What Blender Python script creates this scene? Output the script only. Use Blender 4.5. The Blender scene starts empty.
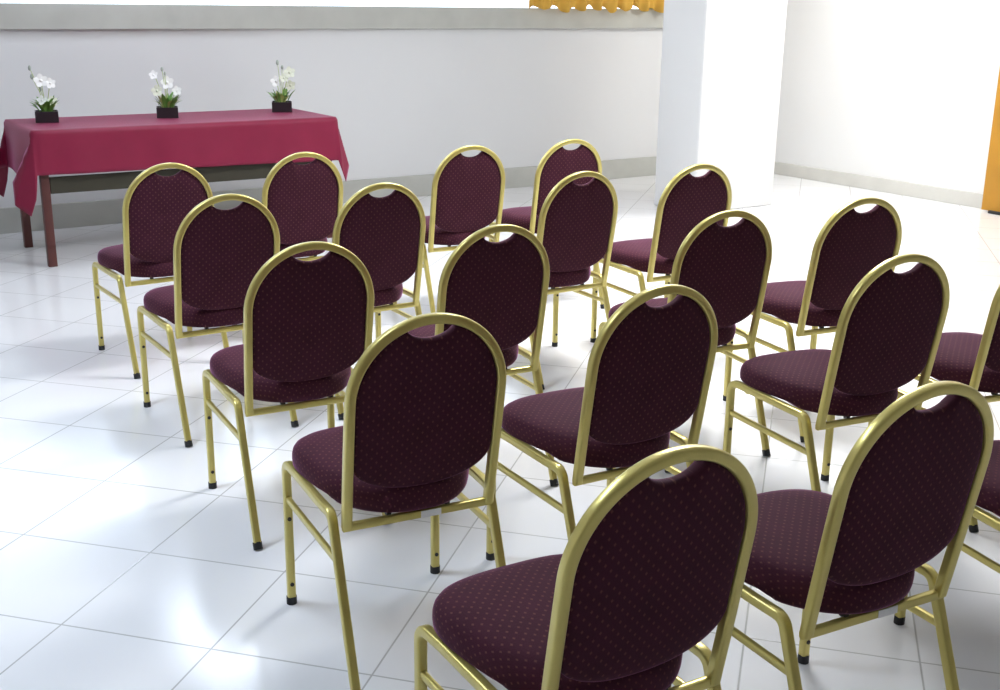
import bpy, bmesh, math, random
from mathutils import Vector, Matrix
random.seed(4)
S = bpy.context.scene
COL = S.collection
PI = math.pi

# ------------------------------------------------------------------ helpers
def new_mesh(name, bm, mat=None, parent=None, smooth=False):
    bmesh.ops.recalc_face_normals(bm, faces=bm.faces[:])
    me = bpy.data.meshes.new(name)
    bm.to_mesh(me); bm.free()
    if smooth:
        for p in me.polygons: p.use_smooth = True
        if smooth != True:
            me.set_sharp_from_angle(angle=math.radians(smooth))
    o = bpy.data.objects.new(name, me)
    COL.objects.link(o)
    if mat: me.materials.append(mat)
    if parent: o.parent = parent
    return o

def empty(name, loc, rz=0.0):
    o = bpy.data.objects.new(name, None)
    o.empty_display_size = .1
    o.location = loc; o.rotation_euler = (0, 0, rz)
    COL.objects.link(o)
    return o

def tag(o, label=None, cat=None, group=None, kind=None):
    if label: o['label'] = label
    if cat: o['category'] = cat
    if group: o['group'] = group
    if kind: o['kind'] = kind
    return o

def add_box(bm, c, s, bevel=0.0, rz=0.0):
    r = bmesh.ops.create_cube(bm, size=1.0)
    vs = r['verts']
    bmesh.ops.scale(bm, vec=s, verts=vs)
    if bevel > 0:
        es = list({e for v in vs for e in v.link_edges})
        rr = bmesh.ops.bevel(bm, geom=es, offset=bevel, segments=2, affect='EDGES', profile=.5)
        vs = list({v for f in rr['faces'] for v in f.verts} | {v for v in vs if v.is_valid})
    if rz: bmesh.ops.rotate(bm, cent=(0, 0, 0), matrix=Matrix.Rotation(rz, 3, 'Z'), verts=vs)
    bmesh.ops.translate(bm, vec=c, verts=vs)
    return vs

def add_quad(bm, pts):
    bm.faces.new([bm.verts.new(p) for p in pts])

def square_profile(w, h, r=.005, seg=2):
    pts = []
    for cx, cy, a0 in ((w/2-r, h/2-r, 0), (-w/2+r, h/2-r, PI/2), (-w/2+r, -h/2+r, PI), (w/2-r, -h/2+r, 1.5*PI)):
        for i in range(seg+1):
            a = a0 + PI/2*i/seg
            pts.append((cx+r*math.cos(a), cy+r*math.sin(a)))
    return pts

def round_profile(r, n=12, ry=None):
    ry = ry or r
    return [(r*math.cos(2*PI*i/n), ry*math.sin(2*PI*i/n)) for i in range(n)]

def sweep(bm, path, profile, side=None, caps=True, scale=None):
    """sweep a closed profile along path; `side` is a fixed reference vector (profile x axis)."""
    P = [Vector(p) for p in path]
    rings = []
    prev = None
    for i, p in enumerate(P):
        if i == 0: t = P[1]-P[0]
        elif i == len(P)-1: t = P[-1]-P[-2]
        else: t = (P[i+1]-P[i]).normalized()+(P[i]-P[i-1]).normalized()
        t.normalize()
        if side is not None:
            sx = Vector(side)
        else:
            sx = prev if prev is not None else (Vector((1, 0, 0)) if abs(t.x) < .9 else Vector((0, 1, 0)))
        sx = (sx - t*sx.dot(t)).normalized()
        prev = sx
        sy = t.cross(sx)
        k = scale[i] if scale else 1.0
        rings.append([bm.verts.new(p+sx*a*k+sy*b*k) for a, b in profile])
    n = len(profile)
    for a, b in zip(rings, rings[1:]):
        for j in range(n):
            bm.faces.new((a[j], a[(j+1) % n], b[(j+1) % n], b[j]))
    if caps:
        bm.faces.new(rings[0][::-1]); bm.faces.new(rings[-1])

def bend(p0, corner, p1, r, n=7):
    """path p0 -> corner -> p1 with the corner rounded by radius r"""
    p0, c, p1 = Vector(p0), Vector(corner), Vector(p1)
    a = (p0-c).normalized(); b = (p1-c).normalized()
    ang = a.angle(b)
    d = r/math.tan(ang/2)
    s, e = c+a*d, c+b*d
    cen = c + (a+b).normalized()*(r/math.sin(ang/2))
    va, vb = s-cen, e-cen
    w = va.angle(vb)
    out = [p0]
    for i in range(n+1):
        t = i/n
        out.append(cen + va*(math.sin((1-t)*w)/math.sin(w)) + vb*(math.sin(t*w)/math.sin(w)))
    out.append(p1)
    return out

def add_cyl(bm, a, b, r, n=12):
    sweep(bm, [a, b], round_profile(r, n))

# ------------------------------------------------------------------ materials
def principled(name, color, rough=.5, metal=0.0, **kw):
    m = bpy.data.materials.new(name); m.use_nodes = True
    b = m.node_tree.nodes['Principled BSDF']
    b.inputs['Base Color'].default_value = (*color, 1)
    b.inputs['Roughness'].default_value = rough
    b.inputs['Metallic'].default_value = metal
    for k, v in kw.items():
        b.inputs[k].default_value = v
    return m

def noise_vary(m, color, amount=.12, scale=6.0, rough_var=0.0, bump=0.0, bump_scale=200.0):
    nt = m.node_tree; N = nt.nodes; L = nt.links
    b = N['Principled BSDF']
    tc = N.new('ShaderNodeTexCoord')
    nz = N.new('ShaderNodeTexNoise'); nz.inputs['Scale'].default_value = scale; nz.inputs['Detail'].default_value = 4
    L.new(tc.outputs['Object'], nz.inputs['Vector'])
    mx = N.new('ShaderNodeMix'); mx.data_type = 'RGBA'
    mx.inputs['A'].default_value = (*[c*(1-amount) for c in color], 1)
    mx.inputs['B'].default_value = (*[min(1, c*(1+amount)) for c in color], 1)
    L.new(nz.outputs['Fac'], mx.inputs['Factor'])
    L.new(mx.outputs['Result'], b.inputs['Base Color'])
    if bump:
        n2 = N.new('ShaderNodeTexNoise'); n2.inputs['Scale'].default_value = bump_scale
        L.new(tc.outputs['Object'], n2.inputs['Vector'])
        bp = N.new('ShaderNodeBump'); bp.inputs['Strength'].default_value = bump; bp.inputs['Distance'].default_value = .002
        L.new(n2.outputs['Fac'], bp.inputs['Height']); L.new(bp.outputs['Normal'], b.inputs['Normal'])
    return m

def math_node(nt, op, a, b=None):
    n = nt.nodes.new('ShaderNodeMath'); n.operation = op
    for i, v in enumerate((a, b)):
        if v is None: continue
        if isinstance(v, (int, float)): n.inputs[i].default_value = v
        else: nt.links.new(v, n.inputs[i])
    return n.outputs[0]

# burgundy upholstery woven with a small staggered gold dot
def fabric_mat():
    m = principled('burgundy_fabric', (.10, .022, .04), .85)
    nt = m.node_tree; N = nt.nodes; L = nt.links; b = N['Principled BSDF']
    b.inputs['Sheen Weight'].default_value = .65
    b.inputs['Sheen Roughness'].default_value = .24
    b.inputs['Sheen Tint'].default_value = (.80, .33, .66, 1)
    b.inputs['Specular IOR Level'].default_value = .2
    uv = N.new('ShaderNodeUVMap'); uv.uv_map = 'UVMap'
    sp = N.new('ShaderNodeSeparateXYZ'); L.new(uv.outputs['UV'], sp.inputs[0])
    def lattice(off):
        px = math_node(nt, 'ADD', math_node(nt, 'DIVIDE', sp.outputs['X'], .024), off)
        py = math_node(nt, 'ADD', math_node(nt, 'DIVIDE', sp.outputs['Y'], .024), off)
        fx = math_node(nt, 'ABSOLUTE', math_node(nt, 'SUBTRACT', math_node(nt, 'FRACT', px), .5))
        fy = math_node(nt, 'ABSOLUTE', math_node(nt, 'SUBTRACT', math_node(nt, 'FRACT', py), .5))
        return math_node(nt, 'ADD', fx, math_node(nt, 'MULTIPLY', fy, .75))
    d = math_node(nt, 'MINIMUM', lattice(0.0), lattice(.5))
    mask = N.new('ShaderNodeMapRange'); L.new(d, mask.inputs['Value'])
    mask.inputs['From Min'].default_value = .07; mask.inputs['From Max'].default_value = .16
    mask.inputs['To Min'].default_value = 1; mask.inputs['To Max'].default_value = 0
    nz = N.new('ShaderNodeTexNoise'); nz.inputs['Scale'].default_value = 260
    L.new(uv.outputs['UV'], nz.inputs['Vector'])
    n2 = N.new('ShaderNodeTexNoise'); n2.inputs['Scale'].default_value = 14
    L.new(uv.outputs['UV'], n2.inputs['Vector'])
    mx0 = N.new('ShaderNodeMix'); mx0.data_type = 'RGBA'
    mx0.inputs['A'].default_value = FAB_A
    mx0.inputs['B'].default_value = FAB_B
    L.new(math_node(nt, 'MULTIPLY', math_node(nt, 'ADD', nz.outputs['Fac'], n2.outputs['Fac']), .5), mx0.inputs['Factor'])
    mx = N.new('ShaderNodeMix'); mx.data_type = 'RGBA'
    L.new(mx0.outputs['Result'], mx.inputs['A']); mx.inputs['B'].default_value = (.24, .10, .075, 1)
    L.new(math_node(nt, 'MULTIPLY', mask.outputs['Result'], .42), mx.inputs['Factor'])
    L.new(mx.outputs['Result'], b.inputs['Base Color'])
    bp = N.new('ShaderNodeBump'); bp.inputs['Strength'].default_value = .25; bp.inputs['Distance'].default_value = .001
    L.new(nz.outputs['Fac'], bp.inputs['Height']); L.new(bp.outputs['Normal'], b.inputs['Normal'])
    return m
FAB_A = (.032, .006, .011, 1); FAB_B = (.078, .0145, .034, 1)
M_FAB = fabric_mat()
M_GOLD = noise_vary(principled('gold_paint', (.63, .53, .16), .30, .6), (.63, .53, .16), .06, 30)
M_GOLD.node_tree.nodes['Principled BSDF'].inputs['Coat Weight'].default_value = .3
M_RUBBER = principled('black_rubber', (.012, .012, .014), .6)
M_PLUG = principled('dark_plug', (.02, .016, .012), .5)
M_STICKER = principled('sticker_paper', (.85, .84, .84), .5)
M_CLOTH = noise_vary(principled('wine_tablecloth', (.21, .006, .037), .75), (.21, .006, .037), .10, 9, bump=.12, bump_scale=350)
_b = M_CLOTH.node_tree.nodes['Principled BSDF']
_b.inputs['Sheen Weight'].default_value = .5; _b.inputs['Sheen Roughness'].default_value = .24; _b.inputs['Specular IOR Level'].default_value = .35; _b.inputs['Sheen Tint'].default_value = (1, .42, .72, 1); _b.inputs['Roughness'].default_value = .5
M_WOOD = noise_vary(principled('reddish_wood', (.085, .020, .016), .45), (.085, .020, .016), .25, 12)
M_BOARD = noise_vary(principled('dark_board', (.032, .027, .013), .6), (.032, .027, .013), .2, 8)
M_POT = noise_vary(principled('dark_pot', (.018, .010, .014), .35), (.018, .010, .014), .2, 30)
M_SOIL = noise_vary(principled('soil', (.03, .02, .012), .9), (.03, .02, .012), .4, 60)
M_LEAF = noise_vary(principled('leaf_green', (.13, .28, .05), .5), (.13, .28, .05), .4, 25)
M_PALELEAF = noise_vary(principled('pale_leaf', (.42, .50, .16), .5), (.42, .50, .16), .25, 25)
M_PETAL = principled('white_petal', (.92, .91, .88), .5)
M_PALEPETAL = principled('ivory_petal', (.72, .74, .60), .5)
M_BUD = principled('grey_green_bud', (.36, .40, .34), .6)
M_WALL = noise_vary(principled('wall_paint', (.77, .77, .765), .6), (.77, .77, .765), .025, 1.5)
M_WALLB = noise_vary(principled('grey_white_paint', (.69, .69, .69), .6), (.69, .69, .69), .03, 1.5)
M_BEIGE = noise_vary(principled('beige_low_bounce', (.45, .42, .38), .7), (.45, .42, .38), .05, 2)
M_CEIL = principled('ceiling_paint', (.85, .85, .84), .8)
M_STONE = noise_vary(principled('grey_stone', (.46, .46, .42), .45), (.46, .46, .42), .14, 5)
M_STONEW = noise_vary(principled('pale_stone', (.60, .59, .55), .4), (.60, .59, .55), .10, 5)
M_DOOR = noise_vary(principled('honey_wood', (.47, .225, .018), .4), (.47, .225, .018), .18, 4)
M_CURTAIN = noise_vary(principled('gold_curtain', (.70, .40, .06), .8), (.70, .40, .06), .12, 10)
M_CURTAIN.node_tree.nodes['Principled BSDF'].inputs['Transmission Weight'].default_value = 0.0
M_FRAME = principled('window_frame', (.8, .8, .8), .4)

def glass_mat():
    m = bpy.data.materials.new('window_glass'); m.use_nodes = True
    nt = m.node_tree; N = nt.nodes; N.clear()
    out = N.new('ShaderNodeOutputMaterial'); mx = N.new('ShaderNodeMixShader')
    tr = N.new('ShaderNodeBsdfTransparent'); gl = N.new('ShaderNodeBsdfGlossy'); gl.inputs['Roughness'].default_value = .02
    fr = N.new('ShaderNodeFresnel'); fr.inputs['IOR'].default_value = 1.3
    nt.links.new(fr.outputs[0], mx.inputs[0]); nt.links.new(tr.outputs[0], mx.inputs[1]); nt.links.new(gl.outputs[0], mx.inputs[2])
    nt.links.new(mx.outputs[0], out.inputs[0])
    return m
M_GLASS = glass_mat()

# room axes: the room (and the table) is turned by TH in the world
TH = 0.588
U = Vector((math.cos(TH), math.sin(TH), 0)); V = Vector((-math.sin(TH), math.cos(TH), 0))
def room(u, v, z=0.0):
    p = U*u + V*v
    return Vector((p.x, p.y, z))

# floor: glossy pale tiles laid on the diagonal of the room
def floor_mat():
    m = principled('floor_tiles', (.78, .78, .79), .16)
    nt = m.node_tree; N = nt.nodes; L = nt.links; b = N['Principled BSDF']
    g = N.new('ShaderNodeNewGeometry')
    sp = N.new('ShaderNodeSeparateXYZ'); L.new(g.outputs['Position'], sp.inputs[0])
    a = TH - PI/4 - .0595; ca, sa = math.cos(a), math.sin(a); ts = .427
    x = math_node(nt, 'SUBTRACT', sp.outputs['X'], -1.124); y = math_node(nt, 'SUBTRACT', sp.outputs['Y'], 2.674)
    p = math_node(nt, 'DIVIDE', math_node(nt, 'ADD', math_node(nt, 'MULTIPLY', x, ca), math_node(nt, 'MULTIPLY', y, sa)), ts)
    q = math_node(nt, 'DIVIDE', math_node(nt, 'ADD', math_node(nt, 'MULTIPLY', x, -sa), math_node(nt, 'MULTIPLY', y, ca)), ts)
    dd = lambda s: math_node(nt, 'SUBTRACT', .5, math_node(nt, 'ABSOLUTE', math_node(nt, 'SUBTRACT', math_node(nt, 'FRACT', s), .5)))
    d = math_node(nt, 'MINIMUM', dd(p), dd(q))
    mr = N.new('ShaderNodeMapRange'); L.new(d, mr.inputs['Value'])
    mr.inputs['From Min'].default_value = .0035; mr.inputs['From Max'].default_value = .0075
    # tile to tile variation
    cx = N.new('ShaderNodeCombineXYZ')
    L.new(math_node(nt, 'FLOOR', p), cx.inputs['X']); L.new(math_node(nt, 'FLOOR', q), cx.inputs['Y'])
    wn = N.new('ShaderNodeTexWhiteNoise'); wn.noise_dimensions = '2D'; L.new(cx.outputs[0], wn.inputs['Vector'])
    nz = N.new('ShaderNodeTexNoise'); nz.inputs['Scale'].default_value = 3; nz.inputs['Detail'].default_value = 6
    L.new(g.outputs['Position'], nz.inputs['Vector'])
    mt = N.new('ShaderNodeMix'); mt.data_type = 'RGBA'
    mt.inputs['A'].default_value = (.79, .79, .81, 1); mt.inputs['B'].default_value = (.84, .84, .85, 1)
    L.new(math_node(nt, 'MULTIPLY', math_node(nt, 'ADD', wn.outputs['Value'], nz.outputs['Fac']), .5), mt.inputs['Factor'])
    mx = N.new('ShaderNodeMix'); mx.data_type = 'RGBA'
    mx.inputs['A'].default_value = (.47, .47, .46, 1)
    L.new(mt.outputs['Result'], mx.inputs['B'])
    L.new(mr.outputs['Result'], mx.inputs['Factor']); L.new(mx.outputs['Result'], b.inputs['Base Color'])
    b.inputs['Specular IOR Level'].default_value = .5
    bp = N.new('ShaderNodeBump'); bp.inputs['Strength'].default_value = .3; bp.inputs['Distance'].default_value = .001
    L.new(mr.outputs['Result'], bp.inputs['Height']); L.new(bp.outputs['Normal'], b.inputs['Normal'])
    return m
M_FLOOR = floor_mat()

# ------------------------------------------------------------------ the room
U0, U1, V0, V1, ZC = -2.6, 8.44, -4.2, 8.405, 2.75
WT = .25
def struct(name, bm, mat, parent=None, smooth=False):
    o = new_mesh(name, bm, mat, parent, smooth)
    if not parent: o['kind'] = 'structure'
    return o
def rbox(bm, u0, u1, v0, v1, z0, z1, bevel=0.0):
    c = room((u0+u1)/2, (v0+v1)/2, (z0+z1)/2)
    return add_box(bm, c, (u1-u0, v1-v0, z1-z0), bevel, TH)

bm = bmesh.new(); rbox(bm, U0-WT, U1+WT, V0-WT, V1+WT, -.12, 0); struct('floor', bm, M_FLOOR)
bm = bmesh.new(); rbox(bm, U0-WT, U1+WT, V0-WT, V1+WT, ZC, ZC+.12); struct('ceiling', bm, M_CEIL)
bm = bmesh.new(); rbox(bm, U0-WT, U0, V0, V1, 0, ZC); struct('wall_left', bm, M_WALL)
bm = bmesh.new(); rbox(bm, U1, U1+WT, V0, V1, 0, ZC); struct('wall_right', bm, M_WALL)
bm = bmesh.new(); rbox(bm, U0-WT, U1+WT, V0-WT, V0, 0, ZC); struct('wall_front', bm, M_BEIGE)  # unseen wall, its colour darkened to cut bounce onto the chair backs
# back wall with a long window above a stone ledge
W0, W1, WZ0, WZ1 = 1.0, 7.3, 1.47, 2.45
bm = bmesh.new()
rbox(bm, U0-WT, U1+WT, V1, V1+WT, 0, WZ0)
rbox(bm, U0-WT, U1+WT, V1, V1+WT, WZ1, ZC)
rbox(bm, U0-WT, W0, V1, V1+WT, WZ0, WZ1)
rbox(bm, W1, U1+WT, V1, V1+WT, WZ0, WZ1)
struct('wall_back', bm, M_WALLB)
bm = bmesh.new(); rbox(bm, U0, U1, V1-.05, V1+.20, 1.345, 1.512, .006)
struct('trim_1', bm, M_STONE)
bm = bmesh.new(); rbox(bm, U0, U1-.02, V1-.02, V1-.0005, 0, .175, .004); struct('baseboard_back', bm, M_STONE)
bm = bmesh.new(); rbox(bm, U1-.02, U1-.0005, V0, V1-.02, 0, .115, .004); struct('baseboard_right', bm, M_STONEW)
# window: frame and panes
win = empty('window_1', room((W0+W1)/2, V1+.16, WZ0), TH); win['kind'] = 'structure'
hw = (W1-W0)/2
bm = bmesh.new()
add_box(bm, (0, 0, .02), (2*hw, .05, .04)); add_box(bm, (0, 0, WZ1-WZ0-.025), (2*hw, .05, .05))
for x in (-hw+.025, hw-.025, 5.35-hw): add_box(bm, (x, 0, (WZ1-WZ0)/2), (.05, .05, WZ1-WZ0-.02))
new_mesh('window_frame', bm, M_FRAME, win)
bm = bmesh.new(); add_box(bm, (0, 0, (WZ1-WZ0)/2), (2*hw-.06, .008, WZ1-WZ0-.06)); new_mesh('pane', bm, M_GLASS, win)

# white pillar
PU0, PU1, PV0, PV1 = 6.20, 7.05, 6.61, 7.09
bm = bmesh.new(); rbox(bm, PU0, PU1, PV0, PV1, 0, ZC, .012); struct('pillar', bm, M_WALL)

# honey coloured door leaf standing open against the right wall
bm = bmesh.new(); rbox(bm, 8.285, 8.325, 4.70, 5.545, .018, 2.10, .004)
door = struct('door_1', bm, M_DOOR)
bm = bmesh.new(); rbox(bm, 8.262, 8.32, 5.36, 5.47, .0, .024, .006)
o = new_mesh('door_stop', bm, M_RUBBER, door)

# gold curtain at the end of the window
cur = empty('curtain', room(6.55, V1-.09, 1.522), TH)
tag(cur, 'pleated golden yellow curtain hanging to the grey stone ledge beside the white pillar', 'curtain')
bm = bmesh.new()
n = 260; rows = 10
grid = []
for j in range(rows+1):
    row = []
    for i in range(n+1):
        x = -.78+1.56*i/n
        k = i/n
        t = j/rows
        f = math.sin(x*34+1.2*math.sin(x*5))*.5+.25*math.sin(x*71+1)
        y = -.03+.045*f*(.6+.4*(1-t))
        z0 = -.012+.022*math.sin(x*34+1.2*math.sin(x*5)+.8)-.012*math.sin(x*13)
        z = z0*(1-t)+(1.12)*t
        row.append(bm.verts.new((x, y, z)))
    grid.append(row)
for j in range(rows):
    for i in range(n):
        bm.faces.new((grid[j][i], grid[j][i+1], grid[j+1][i+1], grid[j+1][i]))
o = new_mesh('drape', bm, M_CURTAIN, cur, True)
o.modifiers.new('s', 'SOLIDIFY').thickness = .003
bm = bmesh.new(); add_cyl(bm, (-.9, -.03, 1.13), (.9, -.03, 1.13), .014, 12)
for x in (-.88, .88): add_box(bm, (x, .03, 1.13), (.02, .12, .03))
new_mesh('curtain_rod', bm, M_GOLD, cur, 30)

# ------------------------------------------------------------------ chairs
ZR = .407; FC, YF = .209, .190; RC, YRC = .203, -.166; RF, YRF = .205, -.312
WB, W, ZCN, YB, YT, H = .181, .184, .702, -.210, -.295, .90
TB = .022
PROF = square_profile(TB, TB, .0055, 3)
PROFH = square_profile(.0228, .0228, .0055, 3)
def hoop_y(z): return YB + (YT-YB)*(z-ZR)/(H-ZR)

def hoop_path():
    half = []
    for i in range(10):
        s = i/10
        z = .385+(ZCN-.385)*s
        half.append((WB+(W-WB)*math.sin(s*PI/2), z))
    for i in range(25):
        a = PI/2*i/24
        half.append((W*math.cos(a), ZCN+(H-.012-ZCN)*math.sin(a)))
    pts = [(-x, z) for x, z in half] + [(x, z) for x, z in half[-2::-1]]
    return [(x, hoop_y(z), z) for x, z in pts]

def pad_outline():
    cz = .665; R = .1745
    def inside(x, z):
        if z >= ZCN: ok = (x/R)**2+((z-ZCN)/(H-.012-ZCN-.0085))**2 <= 1
        elif z >= .555: ok = abs(x) <= R
        else: ok = (abs(x)/R)**2.2+((.555-z)/.090)**2.2 <= 1
        if ok and (x/.064)**2+((z-.882)/.041)**2 <= 1: ok = False
        return ok
    out = []
    N = 144
    for i in range(N):
        a = 2*PI*i/N
        # denser around the hand hole at the top
        a = a - .35*math.sin(2*(a-PI/2))*(.5+.5*math.sin(a))*.8 if math.sin(a) > 0 else a
        lo = .02; r = lo
        while inside(math.cos(a)*(r+.002), cz+math.sin(a)*(r+.002)): r += .002
        hi = r+.002
        for _ in range(12):
            m = (r+hi)/2
            if inside(math.cos(a)*m, cz+math.sin(a)*m): r = m
            else: hi = m
        out.append((math.cos(a)*r, cz+math.sin(a)*r))
    return out, cz

def set_uv(o, fn):
    me = o.data
    uv = me.uv_layers.new(name='UVMap')
    for lp in me.loops:
        uv.data[lp.index].uv = fn(me.vertices[lp.vertex_index].co)

def ring_solid(bm, outline, rings, center, place):
    """outline (2-D) scaled about center for each (scale, offset); place(x, z, off) -> 3-D"""
    R = []
    for s, off in rings:
        R.append([bm.verts.new(place(center[0]+(x-center[0])*s, center[1]+(z-center[1])*s, off)) for x, z in outline])
    n = len(outline)
    for a, b in zip(R, R[1:]):
        for j in range(n): bm.faces.new((a[j], a[(j+1) % n], b[(j+1) % n], b[j]))
    for ring, off in ((R[0], rings[0][1]), (R[-1], rings[-1][1])):
        c = bm.verts.new(place(center[0], center[1], off))
        for j in range(n): bm.faces.new((ring[j], ring[(j+1) % n], c))

def make_chair():
    t = empty('banquet_chair', (0, 0, 0))
    # hoop back frame
    bm = bmesh.new(); sweep(bm, hoop_path(), PROFH, side=(0, 1, 0)); new_mesh('back_frame', bm, M_GOLD, t, 40)
    # upholstered back
    out, cz = pad_outline()
    bm = bmesh.new()
    rings = [(.25, -.0150), (.5, -.0145), (.75, -.0125), (.9, -.0095), (.965, -.006), (.992, -.002), (1.0, .004), (1.0, .010),
             (.992, .017), (.965, .023), (.9, .029), (.75, .034), (.5, .036), (.25, .037)]
    ring_solid(bm, out, rings, (0, cz), lambda x, z, off: (x, hoop_y(z)+off, z))
    o = new_mesh('backrest', bm, M_FAB, t, 60); set_uv(o, lambda c: (c.x, c.z))
    # seat cushion
    ol = []
    a_, b_, cy, e = .203, .231, .000, 3.1
    for i in range(96):
        q = 2*PI*i/96
        c, s = math.cos(q), math.sin(q)
        e = 3.1 if s > 0 else 2.45
        x = a_*math.copysign(abs(c)**(2/e), c); y = b_*math.copysign(abs(s)**(2/e), s)
        ol.append((x*(1+.16*y/b_), cy+y))
    bm = bmesh.new()
    rings = [(.3, .401), (.7, .401), (.90, .401), (.955, .403), (.982, .411), (.995, .423), (1.0, .436), (.998, .447), (.987, .458), (.962, .467), (.91, .475), (.80, .482), (.62, .486), (.35, .488), (.12, .4885)]
    def seat_pt(x, y, off):
        k = min(1, max(0, (abs(x)-.165)/.02)) if y > -.19 else 0
        return (x, y, max(off, .401+.0176*k))
    ring_solid(bm, ol, rings, (0, cy), seat_pt)
    o = new_mesh('seat', bm, M_FAB, t, 60); set_uv(o, lambda c: (Vector((c.x, c.y))*(1+max(0, .474-c.z)/.2)))
    for s in (-1, 1):
        # front leg, bent over into the side rail
        pF = bend((s*FC, YF, .02), (s*FC, YF, ZR), (s*(FC-.003), YF-.085, ZR), .030)
        bm = bmesh.new(); sweep(bm, pF, PROF, side=(1, 0, 0)); lf = new_mesh('leg', bm, M_GOLD, t, 40)
        bm = bmesh.new(); add_cyl(bm, (s*FC, YF, 0), (s*FC, YF, .021), .0140, 14); new_mesh('foot_cap', bm, M_RUBBER, lf, 40)
        for z in (.06, .25):
            bm = bmesh.new(); add_cyl(bm, (s*FC, YF-.0105, z), (s*FC, YF-.0135, z), .0055, 10); new_mesh('plug', bm, M_PLUG, lf)
        # rear leg, bent into the rail and raked backwards
        pR = bend((s*RF, YRF, .02), (s*RC, YRC, ZR), (s*(RC+.003), YRC+.085, ZR), .028)
        bm = bmesh.new(); sweep(bm, pR, PROF, side=(1, 0, 0)); lr = new_mesh('leg', bm, M_GOLD, t, 40)
        bm = bmesh.new(); add_cyl(bm, (s*RF, YRF-.007, 0), (s*RF, YRF+.002, .021), .0140, 14); new_mesh('foot_cap', bm, M_RUBBER, lr, 40)
        bm = bmesh.new(); sweep(bm, [(s*(RC+.003), YRC+.085, ZR), (s*(FC-.003), YF-.085, ZR)], PROF, side=(1, 0, 0)); new_mesh('side_rail', bm, M_GOLD, t, 40)
        # lower side stretcher
        yr = YRC-.04
        bm = bmesh.new(); sweep(bm, [(s*(RC+.0025), YRC-.036, .305), (s*FC, YF-.008, .305)], square_profile(.013, .018, .004, 2), side=(1, 0, 0)); new_mesh('stretcher', bm, M_GOLD, t, 40)
    bm = bmesh.new(); sweep(bm, [(-.190, -.205, .386), (.190, -.205, .386)], square_profile(.016, .02, .004, 2), side=(0, 1, 0)); new_mesh('crossbar', bm, M_GOLD, t, 40)
    bm = bmesh.new(); sweep(bm, [(-FC+.009, .12, .3925), (FC-.009, .12, .3925)], square_profile(.014, .020, .004, 2), side=(0, 0, 1)); new_mesh('seat_support', bm, M_GOLD, t, 40)
    for x in (-.075, .075):
        bm = bmesh.new(); add_box(bm, (x, -.196, .3985), (.012, .018, .012), .002); new_mesh('bracket', bm, M_PLUG, t)
    return t

def children(o): return [c for c in COL.objects if c.parent is o]
def copy_tree(o, parent=None):
    c = o.copy(); COL.objects.link(c)
    if parent: c.parent = parent
    for ch in children(o): copy_tree(ch, c)
    return c

CH = [
 ('A1', -1.552, 5.085, .60, 'gold-framed burgundy chair nearest the bare wooden leg of the cloth-covered table'),
 ('A2', -1.0419, 5.5084, .5433, 'aisle-side chair of the front pair, before the far end of the red tablecloth'),
 ('A3', -.2831, 5.8581, .4917, 'burgundy chair across the aisle in the front row, close to the grey-skirted back wall'),
 ('A4', .2177, 6.1762, .4876, 'front-row chair farthest from the red table, half hidden behind another hoop back'),
 ('B1', -1.1176, 4.3063, .5668, 'second-row chair at the outer end, pale wall seen through its hand hole'),
 ('B2', -.6055, 4.6144, .5687, 'second-row chair on the aisle, on the red table side of the gap'),
 ('B3', .1817, 4.9985, .5572, 'second-row chair just across the aisle, its full back showing no hand-hole light'),
 ('B4', .7199, 5.2808, .4891, 'burgundy chair standing right before the foot of the white pillar'),
 ('C1', -.6728, 3.4930, .4874, 'third-row chair at the outer end, behind the outer second-row chair'),
 ('C2', -.1443, 3.7947, .5039, 'third-row aisle chair on the red table side, small bright glint in its hand hole'),
 ('C3', .6491, 4.1188, .4167, 'third-row aisle chair directly behind the one before the white pillar'),
 ('C4', 1.1976, 4.4269, .4101, 'third-row chair beyond the pillar, standing alone against the bright open floor'),
 ('D1', -.279, 2.7248, .4613, 'fourth-row chair at the outer end, white sticker on its rear crossbar'),
 ('D2', .2561, 3.0141, .5184, 'fourth-row aisle chair on the red table side, another seat seen in its hand hole'),
 ('D3', 1.0078, 3.4346, .4337, 'fourth-row aisle chair on the pillar side, white floor bright in its hand hole'),
 ('D4', 1.5481, 3.6672, .3757, 'fourth-row chair cut by the picture edge, only seat and one hoop side showing'),
 ('E1', .1306, 1.9297, .5313, 'large nearest chair of the last row, rear legs cropped by the picture bottom'),
 ('E2', .6634, 2.2750, .4886, 'last-row chair with gold-dotted back and white sticker on its rear crossbar'),
 ('E3', 1.3216, 2.6303, .3563, 'last-row chair cut by the picture edge, only a sliver of seat and side rail showing'),
]
proto = make_chair()
sticker = None
for i, (k, x, y, rz, lab) in enumerate(CH):
    o = proto if i == 0 else copy_tree(proto)
    o.location = (x, y, 0); o.rotation_euler = (0, 0, rz)
    tag(o, lab, 'chair', 'burgundy banquet chairs set out in rows')
for o in list(COL.objects):
    if o.parent is None and o.get('label', '').endswith('white sticker on its rear crossbar'):
        cb = [c for c in children(o) if c.name.startswith('crossbar')][0]
        bm = bmesh.new(); add_box(bm, (.028, -.2136, .386), (.052, .0012, .017)); st = new_mesh('sticker', bm, M_STICKER, cb)
        tag(st, 'white paper sticker')

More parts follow.
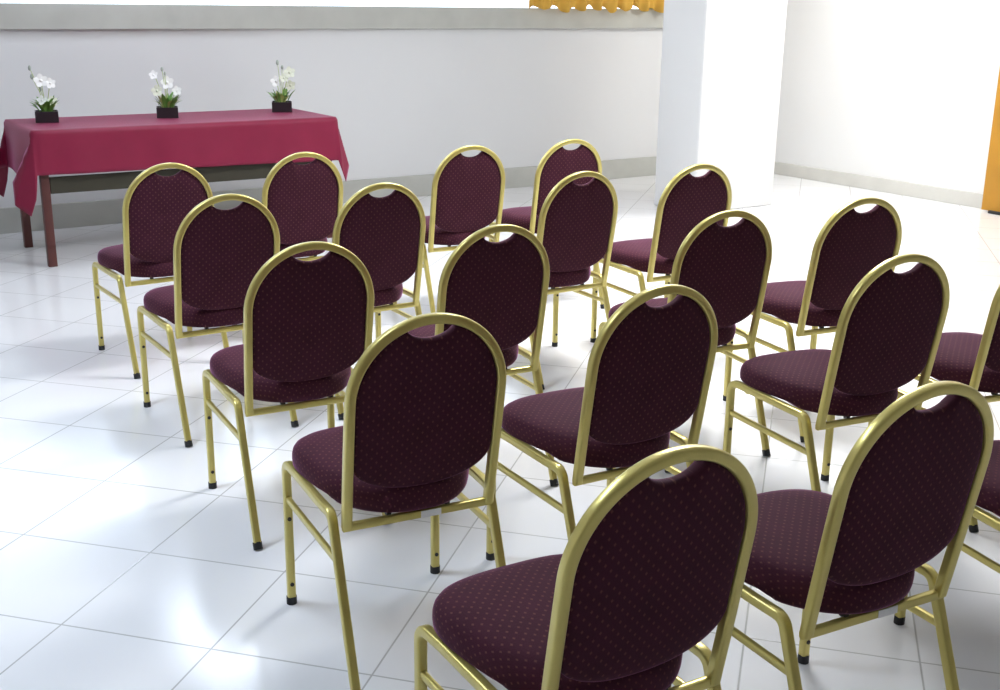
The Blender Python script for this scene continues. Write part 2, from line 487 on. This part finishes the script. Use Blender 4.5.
# ------------------------------------------------------------------ table, cloth, flowers
AX, AY, ATH, TL, TD, TZ = -2.713, 6.775, .580, 1.921, .761, .809
tab = empty('table', (AX, AY, 0), ATH)
tag(tab, 'long wooden table under a wine red cloth by the back wall', 'table')
bm = bmesh.new(); add_box(bm, (TL/2, TD/2, TZ-.020), (TL-.01, TD-.01, .030), .004); new_mesh('tabletop', bm, M_WOOD, tab)
LW = .050
for x in (.05, TL-.05):
    for y in (.05, TD-.05):
        bm = bmesh.new()
        sweep(bm, [(x, y, 0), (x, y, TZ-.035)], square_profile(LW, LW, .004, 2), side=(1, 0, 0), scale=[1, .95])
        new_mesh('leg', bm, M_WOOD, tab, 40)
bm = bmesh.new(); add_box(bm, (TL/2, .055, .483), (TL-.16, .022, .098), .003); new_mesh('front_rail', bm, M_BOARD, tab)
bm = bmesh.new()
for y in (.055, TD-.055): add_box(bm, (TL/2, y, TZ-.075), (TL-.16, .022, .08), .003)
for x in (.05, TL-.05): add_box(bm, (x, TD/2, TZ-.075), (.022, TD-.16, .08), .003)
new_mesh('apron', bm, M_WOOD, tab)

def cloth_mesh():
    HX, HY = .30, .262       # overhang past the short and the long sides
    bm = bmesh.new()
    # where the hem of the hanging corner runs: angle, out past the end, out past the side, drop
    HEM_L = [(12, .115, -.10, .30), (30, .125, -.05, .43), (52, .055, .02, .49), (72, .02, .035, .39)]
    HEM_R = [(12, .085, -.07, .29), (30, .100, -.03, .33), (52, .050, .02, .43), (72, .02, .035, .36)]
    step = .02
    xs = [-HX+i*step for i in range(int(round((TL+2*HX)/step))+1)]
    nx = 110; ny = 66
    xs = [-HX+(TL+2*HX)*i/nx for i in range(nx+1)]
    ys = [-HY+(TD+2*HY)*j/ny for j in range(ny+1)]
    rr = .012
    def drop(d):
        # distance d past the edge -> (outward, down), rounded edge
        if d < rr*PI/2:
            a = d/rr
            return rr*math.sin(a), rr*(1-math.cos(a))
        return rr+.035*(d-rr*PI/2)**1.3, rr+(d-rr*PI/2)
    def pos(x, y):
        a = max(0, -x, x-TL); b = max(0, -y, y-TD)
        sx = -1 if x < 0 else 1; sy = -1 if y < 0 else 1
        cx = min(max(x, 0), TL); cy = min(max(y, 0), TD)
        z0 = TZ+.002
        if a == 0 and b == 0:
            return (x, y, z0)
        if a == 0 or b == 0:
            d = a+b
            o, dn = drop(d)
            k = min(1, d/.26)
            if b:
                w = .007*k*math.sin(x*9+sy)+.004*k*math.sin(x*23+2)
                sag = 0.026*k*(x/TL)**1.2 if sy < 0 else 0
                return (x, cy+sy*(o+w+.004*k), z0-dn-sag)
            w = .010*k*math.sin(y*10+sx*2)
            return (cx+sx*(o+w+.004*k), y, z0-dn)
        d = math.hypot(a, b); ph = math.degrees(math.atan2(b, a))
        dm = min(HX/max(1e-6, math.cos(math.radians(ph))), HY/max(1e-6, math.sin(math.radians(ph))))
        t = d/dm
        o0, dn0 = drop(HX); o1, dn1 = drop(HY)
        K = HEM_L if sx < 0 else HEM_R
        K = [(0, o0, 0, dn0)]+K+[(90, 0, o1, dn1+(.026 if sx > 0 and sy < 0 else 0))]
        for (p0, *h0), (p1, *h1) in zip(K, K[1:]):
            if ph <= p1:
                q = (ph-p0)/(p1-p0); q = q*q*(3-2*q)
                hx, hy, hz = [h0[m]*(1-q)+h1[m]*q for m in range(3)]
                break
        rd = min(1, d/.03)
        return (cx+sx*hx*t**1.1, cy+sy*hy*t, z0-hz*t*(.6+.4*rd))
    g = [[bm.verts.new(pos(x, y)) for x in xs] for y in ys]
    for j in range(ny):
        for i in range(nx):
            bm.faces.new((g[j][i], g[j][i+1], g[j+1][i+1], g[j+1][i]))
    return bm
cl = new_mesh('tablecloth', cloth_mesh(), M_CLOTH, None, True)
cl.location = (AX, AY, 0); cl.rotation_euler = (0, 0, ATH)
sm = cl.modifiers.new('s', 'SOLIDIFY'); sm.thickness = .002; sm.offset = 1
tag(cl, 'wine red tablecloth draped over the long table with pointed corners hanging down', 'tablecloth')

def blade(bm, base, tip, w, droop, n=7):
    b, t = Vector(base), Vector(tip)
    d = t-b
    side = d.cross(Vector((0, 0, 1)))
    if side.length < 1e-4: side = Vector((1, 0, 0))
    side.normalize()
    L, R = [], []
    for i in range(n+1):
        s = i/n
        p = b+d*s+Vector((0, 0, 1))*droop*math.sin(s*PI)
        ww = w*(.35+.65*math.sin(min(1, s*1.25)*PI*.8))*(1-s**4)+.0004
        nrm = Vector((0, 0, -.25*ww))
        L.append(bm.verts.new(p+side*ww)); R.append((bm.verts.new(p+nrm), bm.verts.new(p-side*ww)))
    for i in range(n):
        bm.faces.new((L[i], L[i+1], R[i+1][0], R[i][0]))
        bm.faces.new((R[i][0], R[i+1][0], R[i+1][1], R[i][1]))

def flower_bm(c, r, face):
    """five rounded petals round a small lip, facing `face`"""
    bm = bmesh.new()
    z = Vector(face).normalized(); x = z.orthogonal().normalized(); y = z.cross(x)
    c = Vector(c)
    for k in range(5):
        a = 2*PI*k/5+.3
        d = x*math.cos(a)+y*math.sin(a); s = z.cross(d)
        cen = bm.verts.new(c+d*r*.5+z*r*.10)
        rim = []
        for i in range(12):
            q = 2*PI*i/12
            rim.append(bm.verts.new(c+d*r*(.52+.50*math.cos(q))+s*r*.44*math.sin(q)*(1-.12*math.cos(q))+z*r*(.22*(.5+.5*math.cos(q))**2)))
        for i in range(12): bm.faces.new((rim[i], rim[(i+1) % 12], cen))
    bmesh.ops.create_uvsphere(bm, u_segments=8, v_segments=6, radius=r*.22, matrix=Matrix.Translation(c+z*r*.15))
    return bm

def bud_bm(c, r):
    bm = bmesh.new()
    bmesh.ops.create_uvsphere(bm, u_segments=10, v_segments=8, radius=r, matrix=Matrix.Translation(c) @ Matrix.Diagonal((.75, .75, 1.25, 1)))
    return bm

# dx (metres to the side as seen from the room), height, petal radius, kind
POTS = [
 ((.170, .475), 'black square pot of white flowers nearest the bare-legged end of the red table',
  [(-.015, .275, .030, 'w'), (.038, .255, .024, 'w'), (-.018, .140, .022, 'w'), (.04, .135, .022, 'p')],
  [(-.072, .36, .013), (-.065, .30, .013), (-.022, .215, .012)], (-.12, .11)),
 ((.912, .445), 'middle pot of white flowers on the red tablecloth, leaves spread low',
  [(-.070, .295, .021, 'w'), (.013, .240, .031, 'w'), (.068, .180, .023, 'w'), (-.055, .185, .026, 'p')],
  [(-.016, .335, .012), (.0, .305, .010)], (-.10, .12)),
 ((1.735, .52), 'pot of white flowers at the far end of the red table, tallest sprig',
  [(-.032, .220, .028, 'w'), (.060, .290, .029, 'p'), (.064, .190, .026, 'p'), (.02, .25, .022, 'p')],
  [(-.018, .365, .015), (.012, .33, .012)], (-.12, .13)),
]
ca, sa = math.cos(ATH), math.sin(ATH)
for (tx, ty), lab, fls, buds, spread in POTS:
    p = Vector((AX+ca*(tx+.018)-sa*(ty-.012), AY+sa*(tx+.018)+ca*(ty-.012), TZ+.0065))
    face = -Vector((p.x, p.y, 0)).normalized()
    rz = math.atan2(-p.x, p.y)      # local -y looks to the rows of chairs
    t = empty('flower_pot', p, rz)
    tag(t, lab, 'flower pot', 'white flower arrangements on the table')
    bm = bmesh.new()
    s = .064; h = .066
    # open square box with a lip
    for (a, b) in (((-s, -s), (s, -s)), ((s, -s), (s, s)), ((s, s), (-s, s)), ((-s, s), (-s, -s))):
        cx, cy = (a[0]+b[0])/2, (a[1]+b[1])/2
        sx = abs(a[0]-b[0]) or .006; sy = abs(a[1]-b[1]) or .006
        add_box(bm, (cx, cy, h/2), (sx+.006 if sx > .01 else sx, sy-.006 if sy > .01 else sy, h), .0012)
    add_box(bm, (0, 0, .004), (2*s, 2*s, .008))
    pot = new_mesh('pot', bm, M_POT, t)
    bm = bmesh.new(); add_box(bm, (0, 0, .034), (2*s-.008, 2*s-.008, .052), .004); new_mesh('soil', bm, M_SOIL, t)
    bm = bmesh.new(); bp = bmesh.new()
    for i in range(40):
        a = random.uniform(0, 2*PI); r0 = random.uniform(.0, .045)
        L = random.uniform(.06, .115); 
        reach = random.uniform(.03, .085)
        base = (math.cos(a)*r0, math.sin(a)*r0, .058)
        tip = (math.cos(a)*(r0+reach), math.sin(a)*(r0+reach), .06+L*random.uniform(.45, .95))
        blade(bm if i % 4 else bp, base, tip, random.uniform(.009, .015), .015)
    new_mesh('leaves', bm, M_LEAF, t, True)
    o = new_mesh('leaves', bp, M_PALELEAF, t, True); tag(o, 'pale yellow-green leaves')
    sb = bmesh.new()
    for x, z, r, k in fls:
        z = .055+(z-.055)*.88
        y = random.uniform(-.035, .02)
        sweep(sb, [(x*.3, y*.3, .055), (x*.45, y*.5, .055+(z-.055)*.5), (x*.8, y+.004, z*.9), (x, y+.006, z)], round_profile(.0022, 6))
        new_mesh('flower', flower_bm((x, y, z), r*1.4, (random.uniform(-.3, .3), -1, .25)), M_PETAL if k == 'w' else M_PALEPETAL, t, True)
    for x, z, r in buds:
        z = .055+(z-.055)*.88
        y = random.uniform(-.02, .02)
        sweep(sb, [(x*.2, y*.2, .055), (x*.4, y*.4, .06+(z-.06)*.55), (x, y, z)], round_profile(.0018, 6))
        new_mesh('bud', bud_bm(Vector((x, y, z)), r), M_BUD, t, True)
    new_mesh('stems', sb, M_PALELEAF, t, True)

# ------------------------------------------------------------------ light
def emis(name, col, strength):
    m = bpy.data.materials.new(name); m.use_nodes = True
    N = m.node_tree.nodes; N.clear()
    o = N.new('ShaderNodeOutputMaterial'); e = N.new('ShaderNodeEmission')
    e.inputs['Color'].default_value = (*col, 1); e.inputs['Strength'].default_value = strength
    m.node_tree.links.new(e.outputs[0], o.inputs[0])
    return m
LAMPS = [  # u, v, width, depth, strength, colour
 (2.35, 7.0, .4, 1.2, 15, (.78, .87, 1)),
 (3.7, 4.1, 1.3, .6, 47, (.96, .98, 1)),
 (7.3, 6.2, 1.3, .6, 29, (1, 1, .98)),
 (7.0, 3.4, 1.3, .6, 9, (1, 1, .98)),
 (.2, 3.6, 1.3, .6, 22, (.72, .84, 1)),  # unseen fill light, added to brighten the near floor on the left
]
for i, (u, v, w, d, st, c) in enumerate(LAMPS):
    lp = empty('ceiling_or_fill_light', room(u, v, ZC), TH); lp['kind'] = 'structure'
    bm = bmesh.new(); add_box(bm, (0, 0, -.03), (w+.06, d+.06, .058), .005); new_mesh('housing', bm, M_FRAME, lp)
    bm = bmesh.new(); add_box(bm, (0, 0, -.062), (w, d, .006)); new_mesh('diffuser', bm, emis('lamp_glow', c, st), lp)

w = bpy.data.worlds.new('sky'); S.world = w; w.use_nodes = True
bg = w.node_tree.nodes['Background']
bg.inputs['Color'].default_value = (.74, .86, 1, 1); bg.inputs['Strength'].default_value = 3.2

# ------------------------------------------------------------------ camera
cam = bpy.data.cameras.new('camera'); co = bpy.data.objects.new('camera', cam); COL.objects.link(co)
cam.sensor_width = 36; cam.lens = 1163.41/1000*36
cam.clip_start = .05; cam.clip_end = 100
pitch, roll = math.radians(16.4062), math.radians(.707)
base = Matrix.Rotation(PI/2-pitch, 4, 'X') @ Matrix.Rotation(roll, 4, 'Z')
co.matrix_world = Matrix.Translation((0, 0, 1.5544)) @ base
S.camera = co

S.view_settings.view_transform = 'Standard'; S.view_settings.look = 'None'
S.view_settings.exposure = 0; S.view_settings.gamma = 1; S.view_settings.use_curve_mapping = False
S.cycles.use_denoising = True
S.cycles.max_bounces = 10; S.cycles.diffuse_bounces = 6
S.cycles.sample_clamp_indirect = 8
